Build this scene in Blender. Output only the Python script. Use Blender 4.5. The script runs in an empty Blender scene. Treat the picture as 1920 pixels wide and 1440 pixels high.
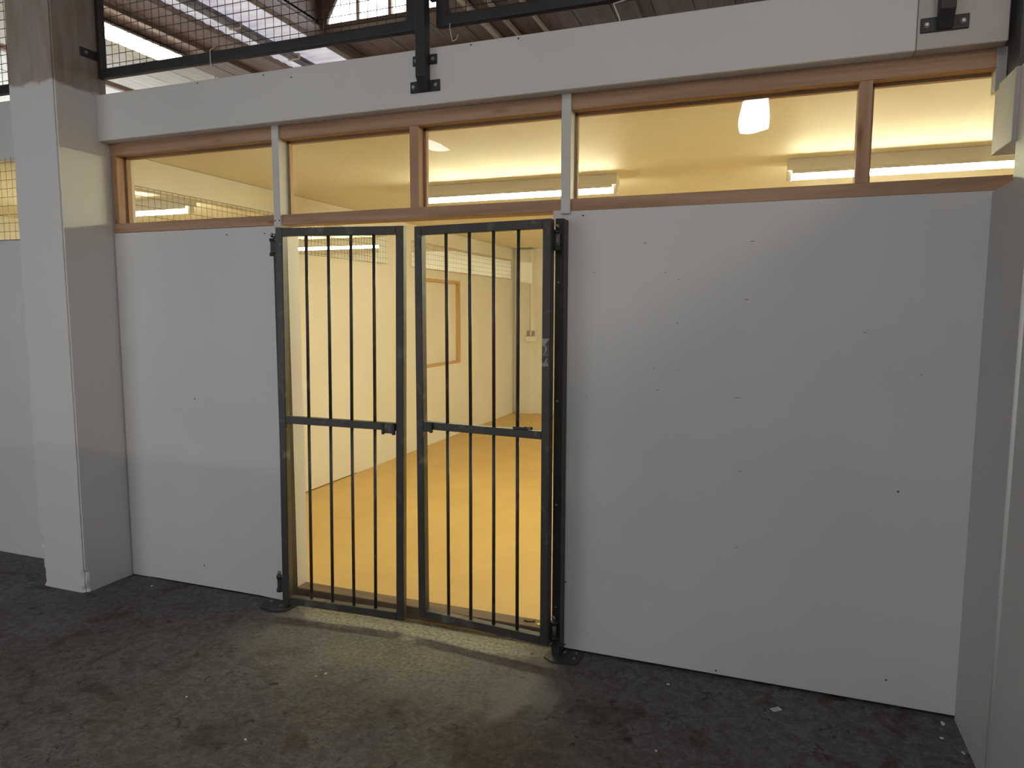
import bpy, bmesh, math, random
from mathutils import Vector, Matrix
random.seed(7)
C = bpy.context.scene.collection
S = bpy.context.scene

# ------------------------------------------------------------------ camera
cam_d = bpy.data.cameras.new('camera'); cam = bpy.data.objects.new('camera', cam_d); C.objects.link(cam)
R_ = Vector((0.93768158, 0.34748618, 0.00257103)); U_ = Vector((-0.03845112, 0.09640028, 0.99459967)); F_ = Vector((-0.34536179, 0.93271665, -0.103754))
m = Matrix((R_, U_, -F_)).transposed().to_4x4(); m.translation = (0, -3.0573, 1.6)
cam.matrix_world = m
cam_d.sensor_width = 36; cam_d.lens = 36 * 1311.21 / 1920; cam_d.clip_start = 0.05
S.camera = cam
# ------------------------------------------------------------------ world, exposure
w = bpy.data.worlds.new('sky'); S.world = w; w.use_nodes = True
bg = w.node_tree.nodes['Background']; bg.inputs[0].default_value = (0.80, 0.90, 1.0, 1); bg.inputs[1].default_value = 7.0
S.view_settings.view_transform = 'Standard'; S.view_settings.look = 'None'
S.view_settings.exposure = 0.0; S.view_settings.gamma = 1.0; S.view_settings.use_curve_mapping = False
S.cycles.max_bounces = 10; S.cycles.diffuse_bounces = 6; S.cycles.transparent_max_bounces = 16
S.cycles.caustics_reflective = False; S.cycles.caustics_refractive = False; S.cycles.sample_clamp_indirect = 6.0
# light levels of the lamps and roof sheets built further down
TUBE = 124.0; TUBE_COL = (1.0, 0.97, 0.64)
FAR_TUBE = 430.0; HALL_TUBE = 30.0; HALL_COL = (1.0, 0.88, 0.66)
SHEET = 2.8; SHEET_COL = (0.93, 0.96, 1.0)

# ------------------------------------------------------------------ materials
def mat(name, col, rough=0.6, metal=0.0, var=0.0, scale=6.0, bump=0.0, bscale=40.0, col2=None, stretch=(1, 1, 1), spec=0.5):
    mt = bpy.data.materials.new(name); mt.use_nodes = True
    nt = mt.node_tree; b = nt.nodes['Principled BSDF']
    b.inputs['Roughness'].default_value = rough; b.inputs['Metallic'].default_value = metal
    b.inputs['Specular IOR Level'].default_value = spec
    tc = nt.nodes.new('ShaderNodeTexCoord'); mp = nt.nodes.new('ShaderNodeMapping'); mp.inputs['Scale'].default_value = stretch
    nt.links.new(tc.outputs['Object'], mp.inputs[0])
    n = nt.nodes.new('ShaderNodeTexNoise'); n.inputs['Scale'].default_value = scale; n.inputs['Detail'].default_value = 5
    nt.links.new(mp.outputs[0], n.inputs['Vector'])
    r = nt.nodes.new('ShaderNodeValToRGB')
    c2 = col2 if col2 else tuple(c * (1 - var) for c in col)
    r.color_ramp.elements[0].position = 0.35; r.color_ramp.elements[1].position = 0.65
    r.color_ramp.elements[0].color = (*c2, 1); r.color_ramp.elements[1].color = (*col, 1)
    nt.links.new(n.outputs[0], r.inputs[0]); nt.links.new(r.outputs[0], b.inputs['Base Color'])
    if bump:
        n2 = nt.nodes.new('ShaderNodeTexNoise'); n2.inputs['Scale'].default_value = bscale; n2.inputs['Detail'].default_value = 4
        nt.links.new(mp.outputs[0], n2.inputs['Vector'])
        bp = nt.nodes.new('ShaderNodeBump'); bp.inputs['Strength'].default_value = bump; bp.inputs['Distance'].default_value = 0.01
        nt.links.new(n2.outputs[0], bp.inputs['Height']); nt.links.new(bp.outputs[0], b.inputs['Normal'])
    return mt

def emit(name, col, strength):
    mt = bpy.data.materials.new(name); mt.use_nodes = True
    b = mt.node_tree.nodes['Principled BSDF']; b.inputs['Base Color'].default_value = (0.8, 0.8, 0.8, 1)
    b.inputs['Emission Color'].default_value = (*col, 1); b.inputs['Emission Strength'].default_value = strength
    return mt

def wood(name, axis, a=(0.50, 0.315, 0.20), b_=(0.37, 0.215, 0.13)):
    st = [14, 14, 14]; st[axis] = 0.7
    mt = mat(name, a, 0.6, var=0, scale=2.4, col2=b_, stretch=tuple(st), bump=0.12, bscale=5)
    nt = mt.node_tree; b = nt.nodes['Principled BSDF']
    # knots
    tc = nt.nodes.new('ShaderNodeTexCoord'); mp = nt.nodes.new('ShaderNodeMapping')
    sc = [9, 9, 9]; sc[axis] = 2.2; mp.inputs['Scale'].default_value = sc
    v = nt.nodes.new('ShaderNodeTexVoronoi'); v.inputs['Scale'].default_value = 1.0
    nt.links.new(tc.outputs['Object'], mp.inputs[0]); nt.links.new(mp.outputs[0], v.inputs['Vector'])
    rr = nt.nodes.new('ShaderNodeValToRGB'); rr.color_ramp.elements[0].position = 0.04; rr.color_ramp.elements[1].position = 0.13
    rr.color_ramp.elements[0].color = (0.42, 0.35, 0.3, 1); rr.color_ramp.elements[1].color = (1, 1, 1, 1)
    mx = nt.nodes.new('ShaderNodeMix'); mx.data_type = 'RGBA'; mx.blend_type = 'MULTIPLY'; mx.inputs[0].default_value = 0.8
    src = b.inputs['Base Color'].links[0].from_socket
    nt.links.new(v.outputs['Distance'], rr.inputs[0]); nt.links.new(src, mx.inputs[6]); nt.links.new(rr.outputs[0], mx.inputs[7])
    nt.links.new(mx.outputs[2], b.inputs['Base Color'])
    return mt

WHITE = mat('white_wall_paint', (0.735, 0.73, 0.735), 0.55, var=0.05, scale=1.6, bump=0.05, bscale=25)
SIDEWALL = mat('shaded_white_paint', (0.60, 0.585, 0.57), 0.55, var=0.06, scale=1.2, bump=0.05, bscale=25)  # white paint darkened in its colour to carry the side wall's shade
WHITE2 = mat('white_timber_paint', (0.70, 0.69, 0.67), 0.5, var=0.08, scale=5, bump=0.08, bscale=30)
PRIMER = mat('thin_white_paint', (0.60, 0.565, 0.54), 0.6, var=0.10, scale=4, bump=0.06)
ROOMWALL = mat('room_white_paint', (0.76, 0.74, 0.69), 0.55, var=0.04, scale=2, bump=0.04)
ROOMCEIL = mat('room_ceiling_paint', (0.78, 0.735, 0.62), 0.6, var=0.05, scale=2)
WOODX = wood('pine_rail', 0); WOODZ = wood('pine_stud', 2); WOODY = wood('pine_batten', 1)
PALEWOOD = wood('pale_batten', 1, (0.62, 0.50, 0.38), (0.48, 0.36, 0.26))
FRAMEWOOD = wood('varnished_frame', 2, (0.60, 0.40, 0.20), (0.52, 0.33, 0.15))
ROOFBROWN = wood('brown_roof_board', 1, (0.22, 0.14, 0.105), (0.15, 0.095, 0.07))
ROOFPALE = wood('pale_roof_board', 1, (0.46, 0.42, 0.36), (0.38, 0.34, 0.28))
ROOFGREY = mat('grey_gutter', (0.20, 0.18, 0.20), 0.7, var=0.6, scale=9, stretch=(3, 1, 1))
DARK = mat('dark_steel_column', (0.055, 0.055, 0.06), 0.5, var=0.2)
SOCKET = mat('grey_socket', (0.30, 0.30, 0.31), 0.4)
PLASTIC = mat('white_plastic', (0.78, 0.76, 0.70), 0.35)
WIRE = mat('galvanised_wire', (0.10, 0.085, 0.07), 0.5, metal=0.0)
BWIRE = mat('black_wire', (0.028, 0.026, 0.028), 0.5)
ZINC = mat('zinc_fastener', (0.52, 0.52, 0.53), 0.35, metal=0.7, var=0.3, scale=60)
HINGE = mat('worn_steel_hinge', (0.20, 0.20, 0.21), 0.45, metal=0.3, var=0.4, scale=50)
SHINY = mat('weld_bead', (0.35, 0.35, 0.36), 0.22, metal=0.9, var=0.5, scale=90, bump=0.6, bscale=120)
PLATE = mat('dirty_base_plate', (0.035, 0.036, 0.037), 0.6, var=0.3, scale=20, bump=0.1)
SILLM = mat('dirty_sill_timber', (0.19, 0.125, 0.08), 0.7, var=0.35, scale=4, stretch=(1, 6, 6), bump=0.2)
GLOW = emit('fluorescent_tube_glow', TUBE_COL, TUBE)
HGLOW = emit('hall_tube_glow', HALL_COL, HALL_TUBE)
SCREW = mat('screw_hole', (0.06, 0.05, 0.05), 0.6)
PAPER = mat('paper_white', (0.72, 0.71, 0.69), 0.7, var=0.1, scale=60)
LEAF = mat('dry_brown_scrap', (0.15, 0.11, 0.06), 0.8, var=0.3, scale=40)
YELLOW = mat('yellow_scrap', (0.75, 0.62, 0.05), 0.6)
CORD = mat('white_cord', (0.66, 0.62, 0.58), 0.6)
FRAMESTEEL = mat('black_mesh_frame', (0.030, 0.028, 0.030), 0.5, var=0.25, scale=12)

def black_steel():
    """black gloss paint over steel box section, rubbed through to grey in patches"""
    mt = mat('black_gate_paint', (0.062, 0.058, 0.050), 0.42, var=0.35, scale=7, bump=0.05, bscale=60)
    nt = mt.node_tree; b = nt.nodes['Principled BSDF']
    tc = nt.nodes.new('ShaderNodeTexCoord')
    n = nt.nodes.new('ShaderNodeTexNoise'); n.inputs['Scale'].default_value = 11; n.inputs['Detail'].default_value = 7; n.inputs['Distortion'].default_value = 0.6
    nt.links.new(tc.outputs['Object'], n.inputs['Vector'])
    r = nt.nodes.new('ShaderNodeValToRGB'); r.color_ramp.elements[0].position = 0.58; r.color_ramp.elements[1].position = 0.72
    r.color_ramp.elements[0].color = (0, 0, 0, 1); r.color_ramp.elements[1].color = (1, 1, 1, 1)
    nt.links.new(n.outputs[0], r.inputs[0])
    mx = nt.nodes.new('ShaderNodeMix'); mx.data_type = 'RGBA'; mx.inputs[7].default_value = (0.14, 0.135, 0.12, 1)
    src = b.inputs['Base Color'].links[0].from_socket
    nt.links.new(r.outputs[0], mx.inputs[0]); nt.links.new(src, mx.inputs[6]); nt.links.new(mx.outputs[2], b.inputs['Base Color'])
    return mt
STEEL = black_steel()
POSTM = mat('black_post_paint', (0.030, 0.029, 0.030), 0.45, var=0.25, scale=9)

def glass_mat(name, bump):
    mt = bpy.data.materials.new(name); mt.use_nodes = True; nt = mt.node_tree; nt.nodes.clear()
    o = nt.nodes.new('ShaderNodeOutputMaterial'); mx = nt.nodes.new('ShaderNodeMixShader')
    t = nt.nodes.new('ShaderNodeBsdfTransparent'); t.inputs[0].default_value = (0.985, 0.98, 0.96, 1)
    g = nt.nodes.new('ShaderNodeBsdfGlossy'); g.inputs['Roughness'].default_value = 0.0
    f = nt.nodes.new('ShaderNodeFresnel')
    ge = nt.nodes.new('ShaderNodeNewGeometry'); mr = nt.nodes.new('ShaderNodeMapRange'); mr.inputs[3].default_value = 1.49; mr.inputs[4].default_value = 1 / 1.49
    nt.links.new(ge.outputs['Backfacing'], mr.inputs[0]); nt.links.new(mr.outputs[0], f.inputs[0])
    tc = nt.nodes.new('ShaderNodeTexCoord'); n = nt.nodes.new('ShaderNodeTexNoise'); n.inputs['Scale'].default_value = 3.2; n.inputs['Detail'].default_value = 1
    bp = nt.nodes.new('ShaderNodeBump'); bp.inputs['Strength'].default_value = bump; bp.inputs['Distance'].default_value = 0.02
    nt.links.new(tc.outputs['Object'], n.inputs['Vector']); nt.links.new(n.outputs[0], bp.inputs['Height'])
    nt.links.new(bp.outputs[0], g.inputs['Normal'])
    nt.links.new(f.outputs[0], mx.inputs[0]); nt.links.new(t.outputs[0], mx.inputs[1]); nt.links.new(g.outputs[0], mx.inputs[2])
    nt.links.new(mx.outputs[0], o.inputs[0])
    return mt
GLASS = glass_mat('wavy_clear_sheet', 0.30)

def floor_mat():
    mt = bpy.data.materials.new('worn_dark_concrete'); mt.use_nodes = True; nt = mt.node_tree; b = nt.nodes['Principled BSDF']
    L = nt.links.new
    tc = nt.nodes.new('ShaderNodeTexCoord')
    def noise(s, d=6, dist=0.0):
        n = nt.nodes.new('ShaderNodeTexNoise'); n.inputs['Scale'].default_value = s; n.inputs['Detail'].default_value = d; n.inputs['Distortion'].default_value = dist
        L(tc.outputs['Object'], n.inputs['Vector']); return n
    def ramp(src, p0, p1, c0, c1):
        r = nt.nodes.new('ShaderNodeValToRGB'); r.color_ramp.elements[0].position = p0; r.color_ramp.elements[1].position = p1
        r.color_ramp.elements[0].color = (*c0, 1); r.color_ramp.elements[1].color = (*c1, 1); L(src, r.inputs[0]); return r
    def mix(fac, a, bb, mode='MIX'):
        x = nt.nodes.new('ShaderNodeMix'); x.data_type = 'RGBA'; x.blend_type = mode
        if isinstance(fac, float): x.inputs[0].default_value = fac
        else: L(fac, x.inputs[0])
        L(a, x.inputs[6]); L(bb, x.inputs[7]); return x
    base = ramp(noise(1.7, 4).outputs[0], 0.3, 0.7, (0.105, 0.100, 0.098), (0.135, 0.13, 0.13))
    fine = ramp(noise(75, 9, 0.3).outputs[0], 0.36, 0.6, (0.76, 0.74, 0.73), (1.06, 1.06, 1.06))
    a = mix(1.0, base.outputs[0], fine.outputs[0], 'MULTIPLY')
    st = ramp(noise(5.5, 9, 0.7).outputs[0], 0.58, 0.66, (1, 1, 1), (0.62, 0.55, 0.50))
    a = mix(1.0, a.outputs[2], st.outputs[0], 'MULTIPLY')
    mid = ramp(noise(21, 10, 0.9).outputs[0], 0.40, 0.60, (0.70, 0.66, 0.63), (1.08, 1.08, 1.07))
    a = mix(1.0, a.outputs[2], mid.outputs[0], 'MULTIPLY')
    pits = ramp(noise(16, 10, 1.2).outputs[0], 0.63, 0.68, (1, 1, 1), (0.42, 0.38, 0.34))
    a = mix(1.0, a.outputs[2], pits.outputs[0], 'MULTIPLY')
    # smoother grey repair patch in front of the right gate leaf, and the damp brown patch below it
    def blob(cx, cy, rx, ry, rot, soft):
        mp = nt.nodes.new('ShaderNodeMapping'); mp.vector_type = 'TEXTURE'
        mp.inputs['Location'].default_value = (cx, cy, 0); mp.inputs['Rotation'].default_value = (0, 0, rot); mp.inputs['Scale'].default_value = (rx, ry, 1)
        n = noise(6, 6); ad = nt.nodes.new('ShaderNodeVectorMath'); ad.operation = 'MULTIPLY_ADD'
        ad.inputs[1].default_value = (0.35, 0.35, 0); L(n.outputs[1], ad.inputs[0]); L(tc.outputs['Object'], ad.inputs[2])
        sub = nt.nodes.new('ShaderNodeVectorMath'); sub.operation = 'SUBTRACT'; sub.inputs[1].default_value = (0.175, 0.175, 0); L(ad.outputs[0], sub.inputs[0])
        L(sub.outputs[0], mp.inputs[0])
        ln = nt.nodes.new('ShaderNodeVectorMath'); ln.operation = 'LENGTH'; L(mp.outputs[0], ln.inputs[0])
        return ramp(ln.outputs['Value'], 1 - soft, 1.0, (1, 1, 1), (0, 0, 0))
    lp = nt.nodes.new('ShaderNodeRGB'); lp.outputs[0].default_value = (0.165, 0.16, 0.15, 1)
    pb = blob(-0.93, -0.42, 0.14, 0.24, -0.25, 0.25)
    a = mix(pb.outputs[0], a.outputs[2], mix(0.35, lp.outputs[0], a.outputs[2]).outputs[2])
    dk = ramp(noise(9, 8, 0.8).outputs[0], 0.3, 0.7, (0.40, 0.33, 0.27), (0.85, 0.76, 0.68))
    db = blob(-0.84, -0.80, 0.30, 0.26, 0.2, 0.45)
    a = mix(db.outputs[0], a.outputs[2], mix(1.0, a.outputs[2], dk.outputs[0], 'MULTIPLY').outputs[2])
    # dusty concrete before the gates, colour lifted to paint in the room-light spill
    spill_dust = ramp(noise(55, 9, 0.4).outputs[0], 0.35, 0.62, (0.18, 0.16, 0.13), (0.36, 0.335, 0.28))
    spill_pool = blob(-1.60, -0.30, 1.05, 0.42, 0.0, 0.75)
    a2 = mix(0.55, a.outputs[2], spill_dust.outputs[0])
    a = mix(spill_pool.outputs[0], a.outputs[2], a2.outputs[2])
    spill_strip = blob(-1.66, -0.03, 0.80, 0.14, 0.0, 0.25)
    a = mix(spill_strip.outputs[0], a.outputs[2], mix(0.95, a.outputs[2], spill_dust.outputs[0]).outputs[2])
    L(a.outputs[2], b.inputs['Base Color'])
    rr = ramp(noise(3, 5).outputs[0], 0.3, 0.7, (0.55, 0.55, 0.55), (0.75, 0.75, 0.75)); L(rr.outputs[0], b.inputs['Roughness'])
    b.inputs['Specular IOR Level'].default_value = 0.35
    n1 = noise(60, 8); n2 = noise(14, 8, 0.6)
    ad = nt.nodes.new('ShaderNodeMath'); ad.operation = 'ADD'; L(n1.outputs[0], ad.inputs[0]); L(n2.outputs[0], ad.inputs[1])
    bp = nt.nodes.new('ShaderNodeBump'); bp.inputs['Strength'].default_value = 0.45; bp.inputs['Distance'].default_value = 0.012
    L(ad.outputs[0], bp.inputs['Height']); L(bp.outputs[0], b.inputs['Normal'])
    return mt
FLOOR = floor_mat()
ROOMFLOOR = mat('tan_floor_paint', (0.60, 0.41, 0.15), 0.5, scale=2.5, col2=(0.55, 0.365, 0.13), bump=0.12, bscale=30)

def pillar_mat():
    mt = bpy.data.materials.new('part_painted_concrete'); mt.use_nodes = True; nt = mt.node_tree; b = nt.nodes['Principled BSDF']; L = nt.links.new
    tc = nt.nodes.new('ShaderNodeTexCoord'); sx = nt.nodes.new('ShaderNodeSeparateXYZ'); L(tc.outputs['Object'], sx.inputs[0])
    n = nt.nodes.new('ShaderNodeTexNoise'); n.inputs['Scale'].default_value = 9; n.inputs['Detail'].default_value = 4; L(tc.outputs['Object'], n.inputs['Vector'])
    ma = nt.nodes.new('ShaderNodeMath'); ma.operation = 'MULTIPLY_ADD'; ma.inputs[1].default_value = 0.10; L(n.outputs[0], ma.inputs[0]); L(sx.outputs[2], ma.inputs[2])
    r = nt.nodes.new('ShaderNodeMapRange'); r.inputs[1].default_value = 2.845; r.inputs[2].default_value = 2.865; L(ma.outputs[0], r.inputs[0])
    c = nt.nodes.new('ShaderNodeTexNoise'); c.inputs['Scale'].default_value = 3.5; c.inputs['Detail'].default_value = 6
    mp = nt.nodes.new('ShaderNodeMapping'); mp.inputs['Scale'].default_value = (4, 4, 0.7); L(tc.outputs['Object'], mp.inputs[0]); L(mp.outputs[0], c.inputs['Vector'])
    cr = nt.nodes.new('ShaderNodeValToRGB'); cr.color_ramp.elements[0].color = (0.27, 0.20, 0.15, 1); cr.color_ramp.elements[1].color = (0.42, 0.37, 0.33, 1)
    cr.color_ramp.elements[0].position = 0.3; cr.color_ramp.elements[1].position = 0.7; L(c.outputs[0], cr.inputs[0])
    mx = nt.nodes.new('ShaderNodeMix'); mx.data_type = 'RGBA'; L(r.outputs[0], mx.inputs[0]); mx.inputs[6].default_value = (0.72, 0.71, 0.71, 1); L(cr.outputs[0], mx.inputs[7])
    L(mx.outputs[2], b.inputs['Base Color']); b.inputs['Roughness'].default_value = 0.6
    bp = nt.nodes.new('ShaderNodeBump'); bp.inputs['Strength'].default_value = 0.12; bp.inputs['Distance'].default_value = 0.01
    n2 = nt.nodes.new('ShaderNodeTexNoise'); n2.inputs['Scale'].default_value = 14; n2.inputs['Detail'].default_value = 5; L(tc.outputs['Object'], n2.inputs['Vector'])
    L(n2.outputs[0], bp.inputs['Height']); L(bp.outputs[0], b.inputs['Normal'])
    return mt
PILLAR = pillar_mat()

def sheet_mat(name, strength, col, dirt):
    """glowing sheet: roof sheets lit by the sky, and the added fill panel"""
    mt = emit(name, col, strength); nt = mt.node_tree; b = nt.nodes['Principled BSDF']; L = nt.links.new
    if dirt:
        tc = nt.nodes.new('ShaderNodeTexCoord'); mp = nt.nodes.new('ShaderNodeMapping'); mp.inputs['Scale'].default_value = (2, 7, 2)
        n = nt.nodes.new('ShaderNodeTexNoise'); n.inputs['Scale'].default_value = 2.2; n.inputs['Detail'].default_value = 6
        L(tc.outputs['Object'], mp.inputs[0]); L(mp.outputs[0], n.inputs['Vector'])
        r = nt.nodes.new('ShaderNodeMapRange'); r.inputs[1].default_value = 0.3; r.inputs[2].default_value = 0.65
        r.inputs[3].default_value = strength * 0.62; r.inputs[4].default_value = strength; L(n.outputs[0], r.inputs[0]); L(r.outputs[0], b.inputs['Emission Strength'])
        b.inputs['Base Color'].default_value = (0.5, 0.49, 0.5, 1)
    return mt

# ------------------------------------------------------------------ helpers
def loc_of(p): return Vector(p.location) if p else Vector((0, 0, 0))
def link(name, me, mt, parent=None):
    o = bpy.data.objects.new(name, me); C.objects.link(o)
    if mt: me.materials.append(mt)
    if parent:
        o.parent = parent
    return o
def world_origin(parent):
    v = Vector((0, 0, 0))
    while parent: v += Vector(parent.location); parent = parent.parent
    return v
def finish(name, bm, mt, parent=None, smooth=False):
    me = bpy.data.meshes.new(name); d = world_origin(parent)
    bmesh.ops.translate(bm, verts=bm.verts, vec=-d)
    if parent is None:                       # top-level mesh: origin at its own base
        xs = [v.co.x for v in bm.verts]; ys = [v.co.y for v in bm.verts]; zs = [v.co.z for v in bm.verts]
    bm.normal_update(); bm.to_mesh(me); bm.free()
    if smooth: me.shade_smooth()
    return link(name, me, mt, parent)
def add_box(bm, x0, x1, y0, y1, z0, z1, bev=0.0, seg=1):
    r = bmesh.ops.create_cube(bm, size=1.0); vs = r['verts']
    for v in vs:
        v.co = Vector(((x0 + x1) / 2 + v.co.x * (x1 - x0), (y0 + y1) / 2 + v.co.y * (y1 - y0), (z0 + z1) / 2 + v.co.z * (z1 - z0)))
    if bev:
        es = list({e for v in vs for e in v.link_edges})
        bmesh.ops.bevel(bm, geom=es, offset=bev, segments=seg, profile=0.6, affect='EDGES', clamp_overlap=True)
def box(name, x0, x1, y0, y1, z0, z1, mt, parent=None, bev=0.0, seg=1):
    bm = bmesh.new(); add_box(bm, x0, x1, y0, y1, z0, z1, bev, seg); return finish(name, bm, mt, parent)
def add_cyl(bm, p0, p1, r, n=12, r2=None):
    p0 = Vector(p0); p1 = Vector(p1); d = p1 - p0
    q = Vector((0, 0, 1)).rotation_difference(d.normalized()).to_matrix().to_4x4()
    q.translation = (p0 + p1) / 2
    bmesh.ops.create_cone(bm, cap_ends=True, segments=n, radius1=r, radius2=r if r2 is None else r2, depth=d.length, matrix=q)
def cyl(name, p0, p1, r, mt, parent=None, n=12, smooth=True):
    bm = bmesh.new(); add_cyl(bm, p0, p1, r, n); o = finish(name, bm, mt, parent)
    if smooth:
        for f in o.data.polygons: f.use_smooth = len(f.vertices) == 4
    return o
def poly_prism(name, pts, axis, a0, a1, mt, parent=None, bev=0.0):
    """extrude a 2-D outline along an axis (0 = x, 1 = y, 2 = z)"""
    bm = bmesh.new()
    def P(u, v, a): return {0: (a, u, v), 1: (u, a, v), 2: (u, v, a)}[axis]
    A = [bm.verts.new(P(u, v, a0)) for u, v in pts]; B = [bm.verts.new(P(u, v, a1)) for u, v in pts]
    n = len(pts); bm.faces.new(A); bm.faces.new(B[::-1])
    for i in range(n): bm.faces.new((A[i], B[i], B[(i + 1) % n], A[(i + 1) % n]))
    bmesh.ops.recalc_face_normals(bm, faces=bm.faces)
    if bev: bmesh.ops.bevel(bm, geom=list(bm.edges), offset=bev, segments=1, affect='EDGES', clamp_overlap=True)
    return finish(name, bm, mt, parent)
def empty(name, loc=(0, 0, 0)):
    o = bpy.data.objects.new(name, None); C.objects.link(o); o.location = loc; o.empty_display_size = 0.1; return o
def tag(o, label, cat, group=None):
    o['label'] = label; o['category'] = cat
    if group: o['group'] = group
    return o
def struct(o, label=None):
    o['kind'] = 'structure'
    if label: o['label'] = label
    return o
def stuff(o): o['kind'] = 'stuff'; return o
def copy_tree(o, parent=None):
    c = o.copy(); C.objects.link(c)
    if parent: c.parent = parent
    for ch in o.children: copy_tree(ch, c)
    return c

# ================================================================== SETTING
HT = 4.2                                   # underside of the hall roof
# floors -------------------------------------------------------------
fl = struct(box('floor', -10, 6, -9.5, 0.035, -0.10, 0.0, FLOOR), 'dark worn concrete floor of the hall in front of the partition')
fr = struct(box('floor', -7.6, 3.0, 0.035, 7.5, -0.10, 0.0, ROOMFLOOR), 'tan floor of the lit room behind the gates')

# front partition ----------------------------------------------------
XL = -3.592
wf = struct(empty('wall_front', (-1.4, 0.05, 0)), 'white boarded partition with a gated opening and glazed strip above')
# left panel, bottom edge slightly ragged
bm = bmesh.new(); add_box(bm, XL + .008, -2.432, 0.0, 0.16, 0.004, 2.04)
es = [e for e in bm.edges if abs(e.verts[0].co.z - 0.004) < 1e-4 and abs(e.verts[1].co.z - 0.004) < 1e-4 and abs(e.verts[0].co.y) < 1e-4 and abs(e.verts[1].co.y) < 1e-4]
bmesh.ops.subdivide_edges(bm, edges=es, cuts=16)
for v in bm.verts:
    if v.co.z < 0.1 and v.co.y < 0.01 and XL + .02 < v.co.x < -2.445: v.co.z += random.uniform(-0.003, 0.006)
finish('wall_panel', bm, WHITE, wf)
box('wall_panel', -0.927, 0.83, 0.0, 0.16, 0.013, 2.042, WHITE, wf, 0.002)
box('wall_infill', -3.937, XL, 0.001, 0.16, 0.0, 2.79, WHITE, wf)
box('packing_strip', XL, XL + .0078, 0.03, 0.13, 0.0, 2.04, DARK, wf)
box('sole_plate', -0.92, 0.80, 0.03, 0.13, -0.01, 0.012, DARK, wf)
box('packing_strip', -0.935, -0.885, -0.004, 0.0, 2.008, 2.046, WHITE2, wf)
# header boards
box('header_board', XL, 0.45, -0.067, 0.10, 2.543, 2.792, WHITE, wf, 0.003)
box('header_board', 0.452, 0.735, -0.0675, 0.10, 2.543, 2.794, PRIMER, wf, 0.003)
# timber rails
box('top_rail', XL + .006, 0.85, 0.0, 0.10, 2.475, 2.543, WOODX, wf, 0.002)
box('bottom_rail', XL + .006, 0.85, 0.0, 0.10, 2.042, 2.095, WOODX, wf, 0.002)
box('end_stud', XL + .006, -3.545, 0.001, 0.10, 2.095, 2.475, WOODZ, wf, 0.002)
box('end_stud', 0.719, 0.752, -0.005, 0.05, 2.392, 2.543, PRIMER, wf, 0.002)
for a, b in ((-2.450, -2.408), (-0.899, -0.856)):
    box('painted_mullion', a, b, -0.014, 0.088, 2.03, 2.5435, WHITE2, wf, 0.002)
for a, b in ((-1.659, -1.612), (0.279, 0.325)):
    box('mullion', a, b, 0.002, 0.09, 2.095, 2.475, WOODZ, wf, 0.0015)
# fixing screws, two pixels each in the photograph
sm = bpy.data.meshes.new('screw_head'); bm = bmesh.new(); bmesh.ops.create_cone(bm, cap_ends=True, segments=8, radius1=0.0045, radius2=0.003, depth=0.0024, matrix=Matrix.Rotation(math.pi / 2, 4, 'X')); bm.to_mesh(sm); bm.free(); sm.materials.append(SCREW)
d0 = world_origin(wf)
for x, z in ((-2.523, 2.002), (-2.773, 2.005), (-3.046, 1.101), (-3.03, 0.13), (0.491, 0.896), (0.489, 0.115), (-0.80, 2.02), (-0.862, 0.03), (-0.862, 0.337), (-0.173, 0.03)):
    o = link('screw_head', sm, None, wf); o.location = Vector((x, -0.0008, z)) - d0
for x, z in ((-2.866, 2.781), (-2.442, 2.774), (-2.275, 2.746), (-1.082, 2.779), (-1.307, 2.78)):
    o = link('screw_head', sm, None, wf); o.location = Vector((x, -0.0680, z)) - d0
for x in (-2.441, -2.415):
    o = link('screw_head', sm, None, wf); o.location = Vector((x, -0.0150, 2.064)) - d0

# dark scuffs on the wide panel
SCUFF = mat('dark_scuff', (0.36, 0.34, 0.33), 0.7)
for x, z, l in ((-0.114, 1.649, .022), (-0.535, 1.892, .020), (-0.10, 1.885, .026), (-0.385, 1.735, .012), (-0.44, 1.764, .010), (-0.385, 1.55, .012), (-0.48, 1.352, .010), (-0.375, 1.35, .010), (-0.465, 1.26, .018),
                (-0.14, 1.24, .030), (-0.113, 0.927, .018), (0.335, 1.52, .014), (0.54, 1.36, .012), (-0.117, 0.596, .018), (-0.75, 1.77, .010), (-0.78, 1.22, .006)):
    poly_prism('scuff', [(x, z), (x + l * .5, z - .0022), (x + l, z + .0006), (x + l * .9, z + .0024), (x + l * .4, z + .0022)], 1, -0.0008, 0.0, SCUFF, wf)

# glazing ------------------------------------------------------------
panes = [(-3.545, -2.450), (-2.408, -1.659), (-1.612, -0.899), (-0.856, 0.279), (0.325, 0.835)]
names = ['leftmost pane, next to the concrete pillar', 'second pane from the left, above the left gate leaf', 'middle pane, above the right gate leaf',
         'wide pane right of the second white mullion', 'rightmost pane, running behind the side wall']
for i, (a, b) in enumerate(panes):
    o = struct(box('window_%d' % (i + 1), a, b, 0.055, 0.059, 2.094, 2.476, GLASS), 'clear sheet glazing: ' + names[i])
    q = box('glazing_bead', a, a + 0.012, 0.06, 0.085, 2.095, 2.475, WOODZ, o); box('glazing_bead', a, b, 0.06, 0.085, 2.463, 2.475, WOODX, o)

# left bay of the same partition, beyond the pillar ---------------------
wl = struct(empty('wall_front_left', (-5.5, 0.05, 0)), 'next bay of white partition beyond the pillar at the left edge')
box('wall_panel', -9.9, -3.935, 0.0, 0.14, 0.0, 2.035, WHITE, wl)
box('header_board', -9.9, -3.935, 0.0, 0.10, 2.515, 2.86, WHITE, wl, 0.003)

# threshold
struct(box('trim_1', -2.430, -0.928, 0.05, 0.14, 0.0, 0.066, SILLM, None, 0.004), 'dirty brown timber threshold behind the gates')

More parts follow.
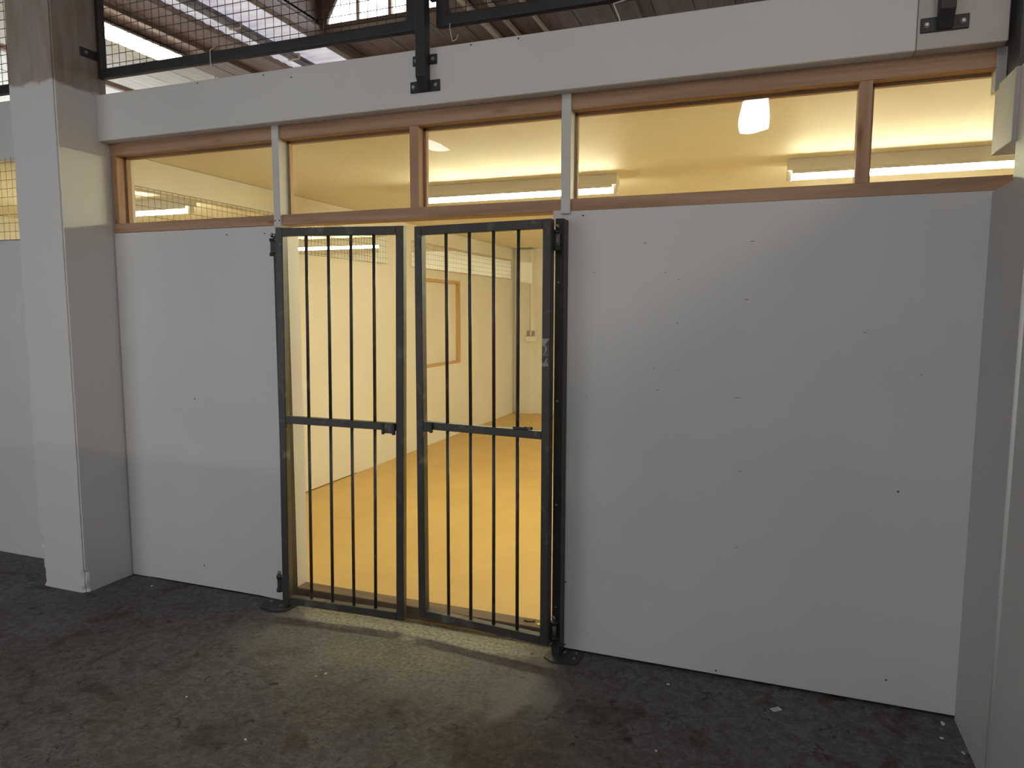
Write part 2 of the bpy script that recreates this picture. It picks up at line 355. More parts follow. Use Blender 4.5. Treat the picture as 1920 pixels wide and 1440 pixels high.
# right side wall with a notch at its inner end -------------------------
wr = struct(empty('wall_right', (0.78, -1.5, 0)), 'white side wall at the right with a notch next to the glazing')
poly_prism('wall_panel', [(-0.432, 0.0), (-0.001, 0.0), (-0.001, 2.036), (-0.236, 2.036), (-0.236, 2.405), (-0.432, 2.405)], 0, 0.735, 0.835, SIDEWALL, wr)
box('notch_board', 0.7215, 0.83, -0.2362, -0.046, 2.166, 2.405, PRIMER, wr, 0.0015)
box('notch_board', 0.7225, 0.83, -0.046, -0.001, 2.166, 2.39, PRIMER, wr, 0.0008)
cyl('cover_strip', (0.7365, -0.443, 0.0), (0.7365, -0.443, 2.40), 0.011, mat('glossy_white_strip', (0.85, 0.84, 0.82), 0.25), wr)
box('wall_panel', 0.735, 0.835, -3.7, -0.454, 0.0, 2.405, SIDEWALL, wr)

# lit room: walls, ceiling -----------------------------------------------
XI = -3.80
wi = struct(empty('wall_left', (XI, 3.5, 0)), 'inner left wall of the lit room with a wire mesh strip along its top')
def rw(name, y0, y1, z0, z1, dx=0.0): return box(name, XI - 0.09, XI + dx, y0, y1, z0, z1, ROOMWALL, wi, 0.0015)
rw('wall_sheet', 0.14, 2.778, 0.009, 2.095, 0.004)
rw('wall_sheet', 2.781, 4.10, 0.0, 2.095)
rw('wall_sheet', 4.10, 5.26, 0.0, 0.93); rw('wall_sheet', 4.10, 5.26, 1.98, 2.095)
rw('wall_sheet', 5.26, 7.3, 0.0, 2.095)
rw('wall_head', 0.14, 7.3, 2.367, 2.56); rw('wall_stud', 0.14, 0.30, 2.095, 2.367); rw('wall_stud', 3.42, 3.965, 2.095, 2.367); rw('wall_stud', 7.15, 7.3, 2.095, 2.367)
wb = struct(empty('wall_back', (-2, 7.3, 0)), 'cream back wall of the lit room')
box('wall_sheet', -7.6, 3.0, 7.3, 7.4, 0.0, 2.56, ROOMWALL, wb)
box('boxed_column', -3.70, -3.475, 7.19, 7.3, 0.0, 2.535, ROOMWALL, wb, 0.003)
struct(box('wall_right', 2.9, 3.0, 0.14, 7.3, 0.0, 2.56, ROOMWALL), 'right wall of the lit room')
struct(box('wall_left', -7.6, -7.5, 0.14, 7.3, 0.0, 2.56, ROOMWALL), 'far wall of the neighbouring lit room')
struct(box('ceiling', -7.6, 3.0, 0.10, 7.4, 2.562, 2.60, ROOMCEIL), 'cream ceiling of the lit rooms')

# hall shell -------------------------------------------------------------
struct(box('wall_rear', -9.9, 5.9, -4.70, -4.60, 0.0, 2.51, WHITE), 'white partition across the aisle, behind the photographer')
struct(box('wall_rear', -10, 6, -9.6, -9.5, 0.0, HT + .05, WHITE), 'far end wall of the hall behind the photographer')
struct(box('wall_left', -10.1, -10, -9.6, 9.1, 0.0, HT + .05, WHITE), 'left side wall of the hall')
struct(box('wall_right', 6, 6.1, -9.6, 9.1, 0.0, HT + .05, WHITE), 'right side wall of the hall')
struct(box('wall_back', -10, 6, 9.0, 9.1, 0.0, HT + .05, WHITE), 'far wall of the hall beyond the lit rooms')
rf = struct(empty('ceiling', (-2, 0, HT)), 'boarded underside of the hall roof with rows of battens')
RY0, RY1 = -9.5, 9.0
def boards(x0, x1, n, mt, y0=RY0, y1=RY1, name='roof_board'):
    wdt = (x1 - x0) / n
    for i in range(n):
        box(name, x0 + i * wdt + .003, x0 + (i + 1) * wdt - .003, y0, y1, HT + random.uniform(0, .006), HT + 0.03, mt, rf)
box('roof_skin', -10, -4.98, RY0, RY1, HT + 0.03, HT + 0.05, DARK, rf)
box('roof_skin', -4.98, -4.06, RY0, RY1, HT + 0.06, HT + 0.08, DARK, rf)
box('roof_skin', -4.06, -2.75, RY0, 1.85, HT + 0.03, HT + 0.05, DARK, rf); box('roof_skin', -4.06, -2.75, 2.76, RY1, HT + 0.03, HT + 0.05, DARK, rf)
box('roof_skin', -2.75, 6, RY0, RY1, HT + 0.03, HT + 0.05, DARK, rf)
boards(-10, -5.95, 12, ROOFPALE); boards(-5.95, -4.98, 4, ROOFBROWN)
boards(-4.06, -2.75, 5, ROOFBROWN, RY0, 1.85); boards(-4.06, -2.75, 5, ROOFBROWN, 2.76, RY1); boards(-2.75, 6, 26, ROOFBROWN)
# corrugated white sheet strip
bm = bmesh.new(); ny = 150; prev = None; y0, y1 = 0.2, 9.0
for i in range(ny * 4 + 1):
    y = y0 + (y1 - y0) * i / (ny * 4); z = HT + 0.02 + 0.004 * math.sin(i * math.pi / 4 * 1.0)
    a = bm.verts.new((-4.98, y, z)); b = bm.verts.new((-4.06, y, z))
    if prev: bm.faces.new((prev[0], a, b, prev[1]))
    prev = (a, b)
o = finish('roof_sheet', bm, sheet_mat('dirty_translucent_sheet', 0.55, (0.92, 0.90, 1.0), True), rf, True)
box('roof_board', -4.98, -4.06, RY0, 0.19, HT, HT + 0.03, ROOFBROWN, rf)
# battens that run away from the viewer
for x, wd, mt in ((-2.53, .05, PALEWOOD), (-2.33, .022, PALEWOOD), (-2.06, .02, PALEWOOD), (-1.2, .05, ROOFBROWN), (-0.3, .05, ROOFBROWN), (-4.98, .05, ROOFBROWN), (-5.40, .03, ROOFBROWN), (-7.25, .06, ROOFBROWN)):
    box('roof_batten', x - wd / 2, x + wd / 2, 0.2, 8.9, HT - 0.045, HT - 0.001, mt, rf, .003)
# hanging grey gutter under the sheet, with lumpy brackets
box('gutter', -4.72, -4.60, 0.3, 8.9, HT - 0.06, HT - 0.02, ROOFGREY, rf, .01)
for k in range(4): box('gutter_bracket', -4.73, -4.59, 1.45 + k * .83, 1.475 + k * .83, HT - .068, HT - .005, PALEWOOD, rf, .006)
box('purlin', -4.0, -2.0, 3.62, 3.74, HT - 0.11, HT - 0.002, ROOFBROWN, rf, .005)
box('valley_beam', -4.10, -4.02, 0.2, 8.9, HT - 0.10, HT, ROOFBROWN, rf, .005)
# raised roof window: vertical glazing facing the aisle
w6 = struct(empty('window_6', (-3.4, 2.75, HT)), 'bright raised roof window seen above the beam, sky behind it')
box('sill', -4.06, -2.75, 2.71, 2.80, HT - 0.01, HT + 0.035, ROOFBROWN, w6)
for x in (-4.05, -3.662, -3.325, -2.77): box('glazing_bar', x - .011 if x != -3.325 else x - .016, x + .011 if x != -3.325 else x + .016, 2.735, 2.775, HT + .03, HT + .95, PALEWOOD, w6)
box('glass_pane', -4.05, -2.76, 2.753, 2.757, HT + .03, HT + .95, GLASS, w6)
box('window_head', -4.10, -2.71, 1.85, 2.80, HT + .95, HT + 1.0, ROOFBROWN, w6)
box('window_cheek', -4.10, -4.06, 1.85, 2.80, HT + .04, HT + .95, ROOFBROWN, w6); box('window_cheek', -2.75, -2.71, 1.85, 2.80, HT + .04, HT + .95, ROOFBROWN, w6)
box('window_cheek', -4.10, -2.71, 1.80, 1.85, HT + .04, HT + .95, ROOFBROWN, w6)
poly_prism('corner_brace', [(-4.06, HT + .03), (-3.97, HT + .03), (-3.955, HT + .09), (-3.87, HT + .23), (-3.75, HT + .40), (-4.06, HT + .40)], 1, 2.70, 2.73, ROOFBROWN, w6)
struct(box('fill_panel_1', -5.8, -3.4, -4.597, -4.585, 0.0, 2.5, sheet_mat('low_fill_glow', 1.5, (0.86, 0.93, 1.0), False)), 'added glowing fill panel across the aisle, unseen behind the photographer')  # made-up glowing panel, adds low fill light on the partition
# translucent rooflights over the aisle and behind
for i, (a, b, c, d, s) in enumerate(((-1.4, 0.5, -4.4, -2.8, SHEET * 1.15), (-5.2, -3.6, -4.4, -2.8, SHEET * 0.85), (-0.48, -0.04, -7.5, -6.2, 26), (-5.2, -4.75, -7.0, -6.4, 9))):
    struct(box('window_%d' % (7 + i), a, b, c, d, HT - 0.02, HT - 0.005, sheet_mat('rooflight_sheet_%d' % i, s, SHEET_COL, False)), 'translucent rooflight sheet in the hall roof')

# ================================================================== THINGS
# concrete pillar at the left ----------------------------------------------
bm = bmesh.new(); add_box(bm, -3.938, XL, -0.312, 0.0, 0.0, HT)
bmesh.ops.bevel(bm, geom=[e for e in bm.edges if abs(e.verts[0].co.z - e.verts[1].co.z) > 1 and e.verts[0].co.y < 0], offset=0.008, segments=2, affect='EDGES')
for k in range(1, 90): bmesh.ops.bisect_plane(bm, geom=list(bm.verts) + list(bm.edges) + list(bm.faces), plane_co=(0, 0, (k / 90) ** 2 * HT), plane_no=(0, 0, 1))
for co, no in (((-3.622, 0, 0), (1, 0, 0)), ((-3.902, 0, 0), (1, 0, 0)), ((0, -0.282, 0), (0, 1, 0))):
    bmesh.ops.bisect_plane(bm, geom=list(bm.verts) + list(bm.edges) + list(bm.faces), plane_co=co, plane_no=no)
from mathutils import noise as mn
for v in bm.verts:
    if v.co.y < -0.30 and (v.co.x > -3.605 or v.co.x < -3.925):
        right = v.co.x > -3.7
        c = mn.noise(Vector((v.co.z * 9, 3.3 if right else 7.7, 0))) + 0.6 * mn.noise(Vector((v.co.z * 23, 1.3 if right else 4.7, 0)))
        amp = (0.028 if v.co.z < 0.30 else 0.005) * max(0, c + (.25 if v.co.z < .3 else -.05))
        v.co.y += amp; v.co.x += (-amp if right else amp) * .7
pl = finish('concrete_pillar', bm, PILLAR)
tag(pl, 'square concrete pillar, white below and bare brown above, left of the gated partition', 'pillar')
# dark steel column at the right end of the header
col = empty('steel_column', (0.85, 0.0, 0)); tag(col, 'dark steel column above the side wall at the right edge', 'column')
box('flange', 0.752, 0.762, -0.14, 0.04, 2.41, HT - .01, DARK, col); box('web', 0.762, 0.93, -0.055, -0.045, 2.41, HT - .01, DARK, col); box('flange', 0.93, 0.94, -0.14, 0.04, 2.41, HT - .01, DARK, col)

# gates ---------------------------------------------------------------------
T = 0.040
def gate(name, label, wid, hgt, hinge_right):
    g = empty(name); tag(g, label, 'gate', 'pair of barred gates')
    # local frame: x 0..wid, y 0 (front) .. T, z 0..hgt
    box('stile', 0, T, 0, T, 0, hgt, STEEL, g, 0.003); box('stile', wid - T, wid, 0, T, 0, hgt, STEEL, g, 0.003)
    box('top_rail', T, wid - T, 0.0005, T - .0005, hgt - T, hgt - .0005, STEEL, g, 0.002)
    box('bottom_rail', T, wid - T, 0.0005, T - .0005, 0.0005, T, STEEL, g, 0.002)
    zr = 0.962 if not hinge_right else 0.951
    box('middle_rail', T, wid - T, 0.0005, T - .0005, zr, zr + 0.036, STEEL, g, 0.002)
    for k in range(4):
        x = T + (wid - 2 * T) * (k + 1) / 5
        bm = bmesh.new(); a = random.uniform(-.003, .003)
        add_cyl(bm, (x, T / 2, T - .002), (x + a, T / 2, zr), 0.0082, 10); add_cyl(bm, (x + a, T / 2, zr + .036), (x, T / 2, hgt - T + .002), 0.0082, 10)
        finish('bar', bm, STEEL, g, True)
    return g
gl = gate('barred_gate', 'left barred gate leaf, hinged beside the narrow white panel', 0.692, 1.943, False)
gr = gate('barred_gate', 'right barred gate leaf, scuffed, hinged beside the wide white panel', 0.697, 1.911, True)
# slide bolt guide on the left leaf's rail
lp = box('bolt_guide', 0.582, 0.650, -0.010, 0.0, 0.949, 1.001, STEEL, gl, 0.002)
for x in (0.588, 0.644): box('guide_clip', x - .007, x + .007, -0.014, 0.0005, 0.943, 1.0015, POSTM, lp, 0.002)
rp = box('bolt_guide', 0.046, 0.092, -0.010, 0.0, 0.942, 0.989, STEEL, gr, 0.002)
box('guide_clip', 0.082, 0.096, -0.014, 0.0005, 0.938, 0.9895, POSTM, rp, 0.002)
sb = box('slide_bolt', 0.515, 0.585, 0.002, 0.022, 0.987, 0.999, STEEL, gr, 0.003)
cyl('bolt_knob', (0.572, 0.012, 0.996), (0.610, 0.006, 0.996), 0.007, SHINY, sb)
def hinge(g, x, z, dirx):
    h = cyl('hinge', (x, 0.045, z - .030), (x, 0.045, z + .030), 0.0125, HINGE, g, 14)
    for dz in (-.036, .036): cyl('hinge_collar', (x, 0.045, z + dz - .008), (x, 0.045, z + dz + .008), 0.0165, POSTM, h, 12)
    box('hinge_leaf', min(x, x + dirx * .03), max(x, x + dirx * .05), 0.030, 0.048, z - .028, z + .028, POSTM, h)
    bm = bmesh.new(); bmesh.ops.create_icosphere(bm, subdivisions=2, radius=0.010, matrix=Matrix.Translation((x + .002, 0.040, z + .060)))
    for v in bm.verts: v.co += Vector((random.uniform(-1, 1), random.uniform(-1, 1), random.uniform(-1, 1))) * .002
    finish('weld', bm, SHINY, h, True)
hinge(gl, -0.045, 1.852, 1); hinge(gl, -0.045, 0.088, 1)
hinge(gr, 0.697 + 0.010, 1.822, -1); hinge(gr, 0.697 + 0.010, 0.060, -1)
# torn pale sticker remains on the right stile
st = bpy.data.meshes.new('sticker_remains'); bm = bmesh.new()
for pts in ([(.674, 1.432), (.709, 1.432), (.701, 1.422), (.690, 1.408), (.686, 1.392), (.675, 1.404)], [(.690, 1.398), (.696, 1.402), (.697, 1.384), (.690, 1.372), (.683, 1.358), (.679, 1.358), (.688, 1.378)],
            [(.692, 1.362), (.696, 1.364), (.697, 1.358), (.692, 1.357)],
            [(.674, 1.327), (.680, 1.325), (.686, 1.330), (.696, 1.347), (.699, 1.345), (.696, 1.330), (.703, 1.322), (.706, 1.312), (.700, 1.312), (.684, 1.310), (.674, 1.314)]):
    pts = [(x - .015, z - .034) for x, z in pts]
    vs = [bm.verts.new((x, -0.0006, z)) for x, z in pts]
    vb = [bm.verts.new((x, -0.0001, z)) for x, z in pts]
    f = bm.faces.new(vs); n = len(pts)
    for i in range(n): bm.faces.new((vs[i], vb[i], vb[(i + 1) % n], vs[(i + 1) % n]))
bmesh.ops.recalc_face_normals(bm, faces=bm.faces)
o = finish('sticker_remains', bm, mat('torn_sticker', (0.42, 0.41, 0.38), 0.6, var=0.3, scale=50), gr); o['label'] = 'pale torn sticker remains on the stile'
# place the leaves: left hinge at its left edge, right leaf hinged at its right edge
gl.location = (-2.3600, -0.155, 0.065); gl.rotation_euler = (0, math.radians(0.8), math.atan2(0.055, 0.690))
gr.location = (-1.594, -0.085, 0.083); gr.rotation_euler = (0, 0, -math.atan2(0.065, 0.688))

# gate posts -------------------------------------------------------------------
def bolt(name, x, y, z, r, parent, axis='z', mt=ZINC):
    a = Vector((0, 0, 1)) if axis == 'z' else Vector((0, -1, 0)) if axis == 'y' else Vector((1, 0, 0))
    p = Vector((x, y, z)); bm = bmesh.new(); add_cyl(bm, p, p + a * r * .35, r, 14); nf = len(bm.faces); add_cyl(bm, p + a * r * .35, p + a * r * .8, r * .60, 6)
    for i_, f in enumerate(bm.faces): f.material_index = 1 if i_ >= nf else 0
    o = finish(name, bm, mt, parent); o.data.materials.append(HINGE); return o
gp = empty('gate_post', (-0.89, -0.025, 0)); tag(gp, 'black box section gate post on a floor plate, right of the gates', 'post', 'gate posts')
box('post', -0.905, -0.865, -0.075, -0.002, 0.006, 2.002, POSTM, gp, 0.003)
poly_prism('base_plate', [(-0.935, -0.100), (-0.885, -0.135), (-0.775, -0.125), (-0.765, -0.018), (-0.925, -0.012)], 2, 0.0, 0.007, PLATE, gp)
for x, y in ((-0.852, -0.032), (-0.797, -0.024), (-0.797, -0.075)): bolt('anchor_bolt', x, y, 0.007, 0.007, gp)
for z in (1.726, 1.199, 0.725, 0.242): bolt('screw', -0.888, -0.075, z, 0.0055, gp, 'y')
gp2 = empty('gate_post', (-2.41, -0.025, 0)); tag(gp2, 'black gate post hidden behind the left leaf, dusty floor plate showing', 'post', 'gate posts')
box('post', -2.412, -2.376, -0.075, -0.002, 0.006, 1.99, POSTM, gp2, 0.003)
poly_prism('base_plate', [(-2.565, -0.055), (-2.535, -0.125), (-2.43, -0.140), (-2.372, -0.115), (-2.36, -0.02), (-2.55, -0.015)], 2, 0.0, 0.008, PLATE, gp2)
bolt('anchor_bolt', -2.432, -0.080, 0.008, 0.009, gp2); bolt('anchor_bolt', -2.525, -0.045, 0.008, 0.008, gp2)

# mesh guard panels above the header ------------------------------------------------
def wires(name, x0, x1, z0, z1, y, r, mt, parent, axis='x', sx=0.05, sz=0.05):
    bm = bmesh.new()
    def seg(p, q):
        p = Vector(p); q = Vector(q); d = (q - p).normalized(); s = d.cross(Vector((0, 1, 0) if axis == 'x' else (1, 0, 0))); t = d.cross(s)
        ring = []
        for e in (p, q): ring.append([bm.verts.new(e + (s * math.cos(k * math.pi / 2) + t * math.sin(k * math.pi / 2)) * r) for k in range(4)])
        for k in range(4): bm.faces.new((ring[0][k], ring[0][(k + 1) % 4], ring[1][(k + 1) % 4], ring[1][k]))
    P = (lambda u, z, o: (u, y + o, z)) if axis == 'x' else (lambda u, z, o: (y + o, u, z))
    u = x0
    while u <= x1 + 1e-6:
        j = random.uniform(-.0015, .0015); seg(P(u + j, z0, 0), P(u - j, z1, 0)); u += sx
    z = z0
    while z <= z1 + 1e-6:
        seg(P(x0, z, r * 1.6), P(x1, z, r * 1.6)); z += sz
    bmesh.ops.recalc_face_normals(bm, faces=bm.faces)
    return stuff(finish(name, bm, mt, parent))
def guard(x0, x1, label, left_w, top=HT - .08):
    g = empty('mesh_guard_panel', ((x0 + x1) / 2, -0.03, 2.886)); tag(g, label, 'mesh panel', 'mesh guards above the beam')
    box('bottom_bar', x0, x1, -0.05, -0.01, 2.886, 2.936, FRAMESTEEL, g, 0.006, 2)
    box('stile', x0, x0 + left_w, -0.0495, -0.0105, 2.930, top, FRAMESTEEL, g, 0.003); box('stile', x1 - .05, x1, -0.0495, -0.0105, 2.930, top, FRAMESTEEL, g, 0.003)
    box('top_bar', x0, x1, -0.05, -0.01, top, top + .05, FRAMESTEEL, g, 0.003)
    wires('wire_mesh', x0 + left_w * .6, x1 - .03, 2.925, top, -0.006, 0.0020, BWIRE, g)
    return g
g1 = guard(XL + .004, -1.592, 'black framed wire mesh guard beside the concrete pillar', 0.03)
tb = box('fixing_tab', XL - .004, XL + .006, -0.150, -0.020, 2.980, 3.028, FRAMESTEEL, g1, 0.003); bolt('bolt', XL + .006, -0.116, 3.006, 0.010, tb, 'x')
g2 = guard(-1.488, 0.452, 'black framed wire mesh guard right of the middle bracket post', 0.05)
g3 = guard(-9.5, -3.94, 'black framed wire mesh guard at the left edge, beyond the pillar', 0.05)
for g, a, b in ((g1, -1.592, -1.559), (g2, -1.513, -1.488)): box('lug', a - .002, b + .002, -0.066, -0.035, 3.000, 3.034, FRAMESTEEL, g, 0.002)
# bracket posts bolted to the header
def bracket_post(xc, label):
    p = empty('bracket_post', (xc, -0.07, 2.60)); tag(p, label, 'post', 'bracket posts on the beam')
    poly_prism('post', [(-0.0675, HT - .02), (-0.0675, 2.604), (-0.082, 2.604), (-0.118, 2.66), (-0.118, HT - .02)], 0, xc - .025, xc + .025, FRAMESTEEL, p, 0.002)
    for z0, z1, h in ((2.599, 2.650, 0.076), (2.718, 2.762, 0.062)):
        pl_ = box('fixing_plate', xc - h, xc + h, -0.0735, -0.0675, z0, z1, FRAMESTEEL, p, 0.002)
        for s in (-1, 1): bolt('bolt', xc + s * (h - .019), -0.0735, (z0 + z1) / 2, 0.010, pl_, 'y')
    return p
bracket_post(-1.535, 'black bracket post bolted to the beam above the gates')
bracket_post(0.536, 'black bracket post bolted to the beam at the upper right')
# scraps of cord tied to the mesh frames
def cord(name, pts, r, label):
    cu = bpy.data.curves.new(name, 'CURVE'); cu.dimensions = '3D'; cu.bevel_depth = r; cu.bevel_resolution = 1
    sp = cu.splines.new('POLY'); sp.points.add(len(pts) - 1)
    for q, p in zip(sp.points, pts): q.co = (*p, 1)
    o = bpy.data.objects.new(name, cu); C.objects.link(o)
    dg = bpy.context.evaluated_depsgraph_get(); me = bpy.data.meshes.new_from_object(o.evaluated_get(dg)); bpy.data.objects.remove(o)
    o = link(name, me, CORD); tag(o, label, 'cord', 'cord scraps on the mesh frames'); return o
cord('cord_scrap', [(-2.79, -0.005, 2.98), (-2.785, -0.055, 2.94), (-2.786, -0.054, 2.880), (-2.778, -0.052, 2.85), (-2.765, -0.050, 2.812), (-2.760, -0.05, 2.796)], .0028, 'frayed white cord hanging from the left mesh frame')
cord('cord_scrap', [(-1.415, -0.054, 2.890), (-1.416, -0.055, 2.868), (-1.410, -0.054, 2.842), (-1.404, -0.052, 2.812), (-1.385, -0.052, 2.818), (-1.377, -0.05, 2.84)], .002, 'thin curled white thread below the corner of the right mesh frame')
cord('cord_scrap', [(-0.60, -0.054, 2.880), (-0.667, -0.056, 2.868), (-0.660, -0.054, 2.850), (-0.645, -0.052, 2.815), (-0.640, -0.05, 2.797)], .0032, 'stiff white cord hanging from the right mesh frame')

# wire mesh in the room walls -----------------------------------------------------
for a, b, lab in ((0.30, 3.42, 'wire mesh strip along the room wall, nearest the front glazing'), (3.965, 7.15, 'wire mesh strip along the room wall, beyond the plain stud')):
    g = empty('wire_mesh_strip', (XI, (a + b) / 2, 2.07)); tag(g, lab, 'wire mesh', 'mesh strips in the inner wall')
    wires('wire_mesh', a - .01, b + .01, 2.083, 2.378, XI + 0.006, 0.0014, WIRE, g, 'y', 0.05, 0.059)
g = empty('wire_mesh_strip', (-5, -0.005, 2.0)); tag(g, 'wire mesh over the lit opening at the left edge, beyond the pillar', 'wire mesh')
wires('wire_mesh', -7.0, -3.94, 2.03, 2.53, -0.005, 0.0014, WIRE, g, 'x', 0.05, 0.052)

# boarded opening in the room wall
bw = empty('boarded_opening', (XI, 4.68, 0.93)); tag(bw, 'brown timber frame with a plain board, on the inner wall', 'window')
box('frame_side', XI - .08, XI + .006, 4.10, 4.145, 0.93, 1.98, FRAMEWOOD, bw, .002); box('frame_side', XI - .08, XI + .006, 5.205, 5.26, 0.93, 1.98, FRAMEWOOD, bw, .002)
box('frame_head', XI - .08, XI + .006, 4.145, 5.205, 1.945, 1.98, FRAMEWOOD, bw, .002); box('frame_sill', XI - .08, XI + .006, 4.145, 5.205, 0.93, 0.962, FRAMEWOOD, bw, .002)
box('board', XI - .05, XI - .035, 4.145, 5.205, 0.962, 1.945, ROOMWALL, bw)

# electrics on the back wall
cd = empty('socket_outlet', (-3.44, 7.19, 1.13)); tag(cd, 'twin grey socket with white conduit above, on the back wall', 'socket')
box('conduit', -3.486, -3.466, 7.165, 7.189, 1.30, 2.535, PLASTIC, cd, .003)
box('box', -3.56, -3.40, 7.20 - .06, 7.189, 1.13, 1.215, PLASTIC, cd, .006)
box('socket', -3.540, -3.487, 7.150, 7.189, 1.222, 1.30, SOCKET, cd, .005); box('socket', -3.463, -3.42, 7.150, 7.189, 1.222, 1.30, SOCKET, cd, .005)
box('divider', -3.487, -3.463, 7.145, 7.189, 1.222, 1.30, PLASTIC, cd, .003)

# fluorescent battens ----------------------------------------------------------------
def batten(x0, x1, y, zc, label, group, glow, parent_axis='x', width=0.105, body=0.075):
    b = empty('fluorescent_light', ((x0 + x1) / 2, y, zc)); tag(b, label, 'light', group)
    box('body', x0, x1, y - width / 2, y + width / 2, zc - body, zc, PLASTIC, b, .004)
    zt = zc - body - 0.027
    t = cyl('tube', (x0 + .03, y, zt), (x1 - .03, y, zt), 0.024, glow, b, 16)
    for sy in (-1, 1): box('reflector_side', x0 + .031, x1 - .031, y + sy * .046 - .0015, y + sy * .046 + .0015, zt + .008, zc - body + .001, PLASTIC, b)
    for a, c in ((x0, x0 + .03), (x1 - .03, x1)): box('end_cap', a, c, y - .028, y + .028, zt - .028, zc - body + .001, PLASTIC, b, .004)
    return b
batten(-2.60, -1.062, 1.96, 2.562, 'lit fluorescent batten on the room ceiling, above the gates', 'room ceiling lights', GLOW)
batten(0.051, 1.59, 1.86, 2.562, 'lit fluorescent batten on the room ceiling, behind the rightmost pane', 'room ceiling lights', GLOW)
for y, q in ((4.3, 'middle'), (6.4, 'back')): batten(0.2, 1.74, y, 2.562, 'added fill batten in the ' + q + ' of the room, hidden behind the wide panel', 'added room fill lights', GLOW)  # unseen battens added to brighten the depth of the room
batten(-6.27, -4.73, 1.76, 2.562, 'lit fluorescent batten seen through the mesh behind the leftmost pane', 'neighbouring room lights', GLOW)
batten(-6.40, -4.86, 5.22, 2.562, 'lit fluorescent batten seen through the mesh above the left gate leaf', 'neighbouring room lights', GLOW)
# hall fitting above the mesh guard, running away from the viewer
hb = empty('fluorescent_light', (-5.8, 2.0, HT)); tag(hb, 'lit hall fluorescent trough seen through the mesh guard, upper left', 'light', 'hall lights')
poly_prism('reflector', [(-5.68, HT - .05), (-5.70, HT - .02), (-5.96, HT - .02), (-5.98, HT - .05), (-5.95, HT - .04), (-5.71, HT - .04)], 1, 1.30, 2.83, PLASTIC, hb)
for x in (-5.79, -5.87): cyl('tube', (x, 1.33, HT - .075), (x, 2.79, HT - .075), 0.030, HGLOW, hb, 14)
for y in (1.30, 2.79): box('end_cap', -5.93, -5.73, y, y + .03, HT - .11, HT - .03, PLASTIC, hb, .004)
# hall batten far behind the photographer, to the right: its light passes over the rear partition and the side wall
hb2 = batten(2.4, 3.6, -8.5, 4.12, 'hall batten hanging at the far end of the hall, out of view', 'hall lights', emit('far_batten_glow', HALL_COL, FAR_TUBE))
for xx in (2.6, 3.4): box('hanger', xx, xx + .012, -8.506, -8.494, 4.119, HT, ZINC, hb2)

# open crack in the floor, left of the gates
crack = []
for (xa, ya), (xb, yb) in (((-2.676, -0.795), (-2.58, -0.80)), ((-2.58, -0.80), (-2.385, -0.825)), ((-2.385, -0.825), (-2.40, -0.90)), ((-2.40, -0.90), (-2.45, -0.985))):
    dx, dy = xb - xa, yb - ya; L_ = math.hypot(dx, dy); nx, ny = -dy / L_ * .006, dx / L_ * .006
    poly_prism('crack', [(xa + nx, ya + ny), (xb + nx * .6, yb + ny * .6), (xb - nx, yb - ny), (xa - nx * .7, ya - ny * .7)], 2, 0.0, 0.0006, LEAF if False else SCREW, fl)

# litter ------------------------------------------------------------------------------
def scrap(x, y, size, label, mt=PAPER, z=0.0, asp=0.6, rot=None, cat='scrap', name='paper_scrap', group='scraps on the hall floor'):
    bm = bmesh.new(); n = 7; r0 = random.random() * 6
    top = []; bot = []
    for k in range(n):
        a = k / n * 2 * math.pi; r = size * random.uniform(.7, 1.05)
        px, py = r * math.cos(a), r * asp * math.sin(a); c, s = math.cos(r0 if rot is None else rot), math.sin(r0 if rot is None else rot)
        X, Y = px * c - py * s, px * s + py * c
        top.append(bm.verts.new((X, Y, size * random.uniform(.10, .35)))); bot.append(bm.verts.new((X * .95, Y * .95, 0)))
    bm.faces.new(top); bm.faces.new(bot[::-1])
    for k in range(n): bm.faces.new((top[k], bot[k], bot[(k + 1) % n], top[(k + 1) % n]))
    bmesh.ops.recalc_face_normals(bm, faces=bm.faces); me = bpy.data.meshes.new(name); bm.to_mesh(me); bm.free()
    o = link(name, me, mt); o.location = (x, y, z); return tag(o, label, cat, group)
scrap(-1.793, -0.578, .010, 'white flake on the floor, upper of three before the gates')
scrap(-1.822, -0.612, .007, 'white flake on the floor, lower of three before the gates')
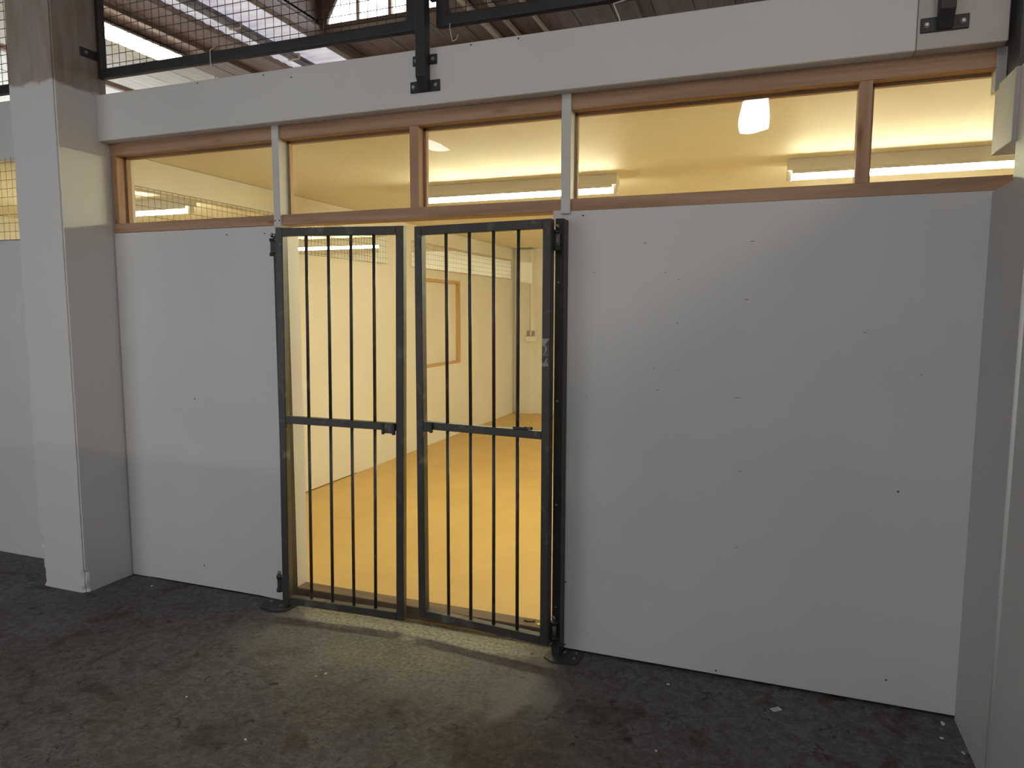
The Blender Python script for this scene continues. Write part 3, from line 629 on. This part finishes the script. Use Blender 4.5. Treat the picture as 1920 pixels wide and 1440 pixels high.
scrap(-1.835, -0.560, .004, 'tiny white speck beside two larger flakes before the gates')
scrap(-1.79, -1.089, .008, 'pale chip on the dark floor near the bottom edge, left of centre')
scrap(-0.338, -0.616, .008, 'white chip on the dark floor near the bottom edge, right of centre')
scrap(-2.223, -0.941, .007, 'white chip beside a dark crack on the left floor')
scrap(-3.33, -0.098, .010, 'pale crumb on the floor between the pillar and the left panel')
scrap(-3.33, -0.175, .010, 'dark crumb on the floor near the concrete pillar', LEAF)
scrap(-1.95, -0.73, .022, 'dark twig-like splinter on the floor left of the gates', LEAF, asp=.12, rot=.5, name='splinter')
scrap(0.685, 0.0 - .055, .016, 'crumpled white scrap in the far right corner of the floor')
scrap(0.66, -0.16, .010, 'pale shred on the floor by the right side wall')
scrap(0.715, -0.235, .010, 'white shred against the foot of the right side wall')
scrap(0.16, -0.36, .013, 'pale brown scrap on the floor, below the printed slip', LEAF)
scrap(-0.36, -0.135, .009, 'pale scrap close under the wide white panel')
scrap(-0.995, -0.085, .012, 'dark crumb beneath the hinge corner of the right gate leaf', LEAF)
scrap(-1.10, -0.60, .007, 'dark pebble on the lit floor in front of the right leaf', LEAF)
ps = empty('paper_slip', (0.075, -0.174, 0)); ps.rotation_euler = (0, 0, .7); tag(ps, 'small white slip with grey printed lines on the dark floor at right', 'paper')
def lbox(name, x0, x1, y0, y1, z0, z1, mt, p):
    bm = bmesh.new(); add_box(bm, x0, x1, y0, y1, z0, z1); me = bpy.data.meshes.new(name); bm.to_mesh(me); bm.free(); return link(name, me, mt, p)
lbox('slip', -.020, .020, -.012, .012, 0, .0012, PAPER, ps)
for y in (-.006, .002, .008): lbox('printed_line', -.016, .012, y - .0016, y + .0016, .0012, .0016, SOCKET, ps)
scrap(-1.075, 0.105, .030, 'brown torn scrap lying on the threshold at its right end', LEAF, z=.066, asp=.5, rot=0.1, group='scraps on the threshold')
scrap(-1.015, 0.085, .020, 'bright yellow scrap lying on the threshold at its right end', YELLOW, z=.066, asp=.6, rot=.3, group='scraps on the threshold', name='yellow_scrap')
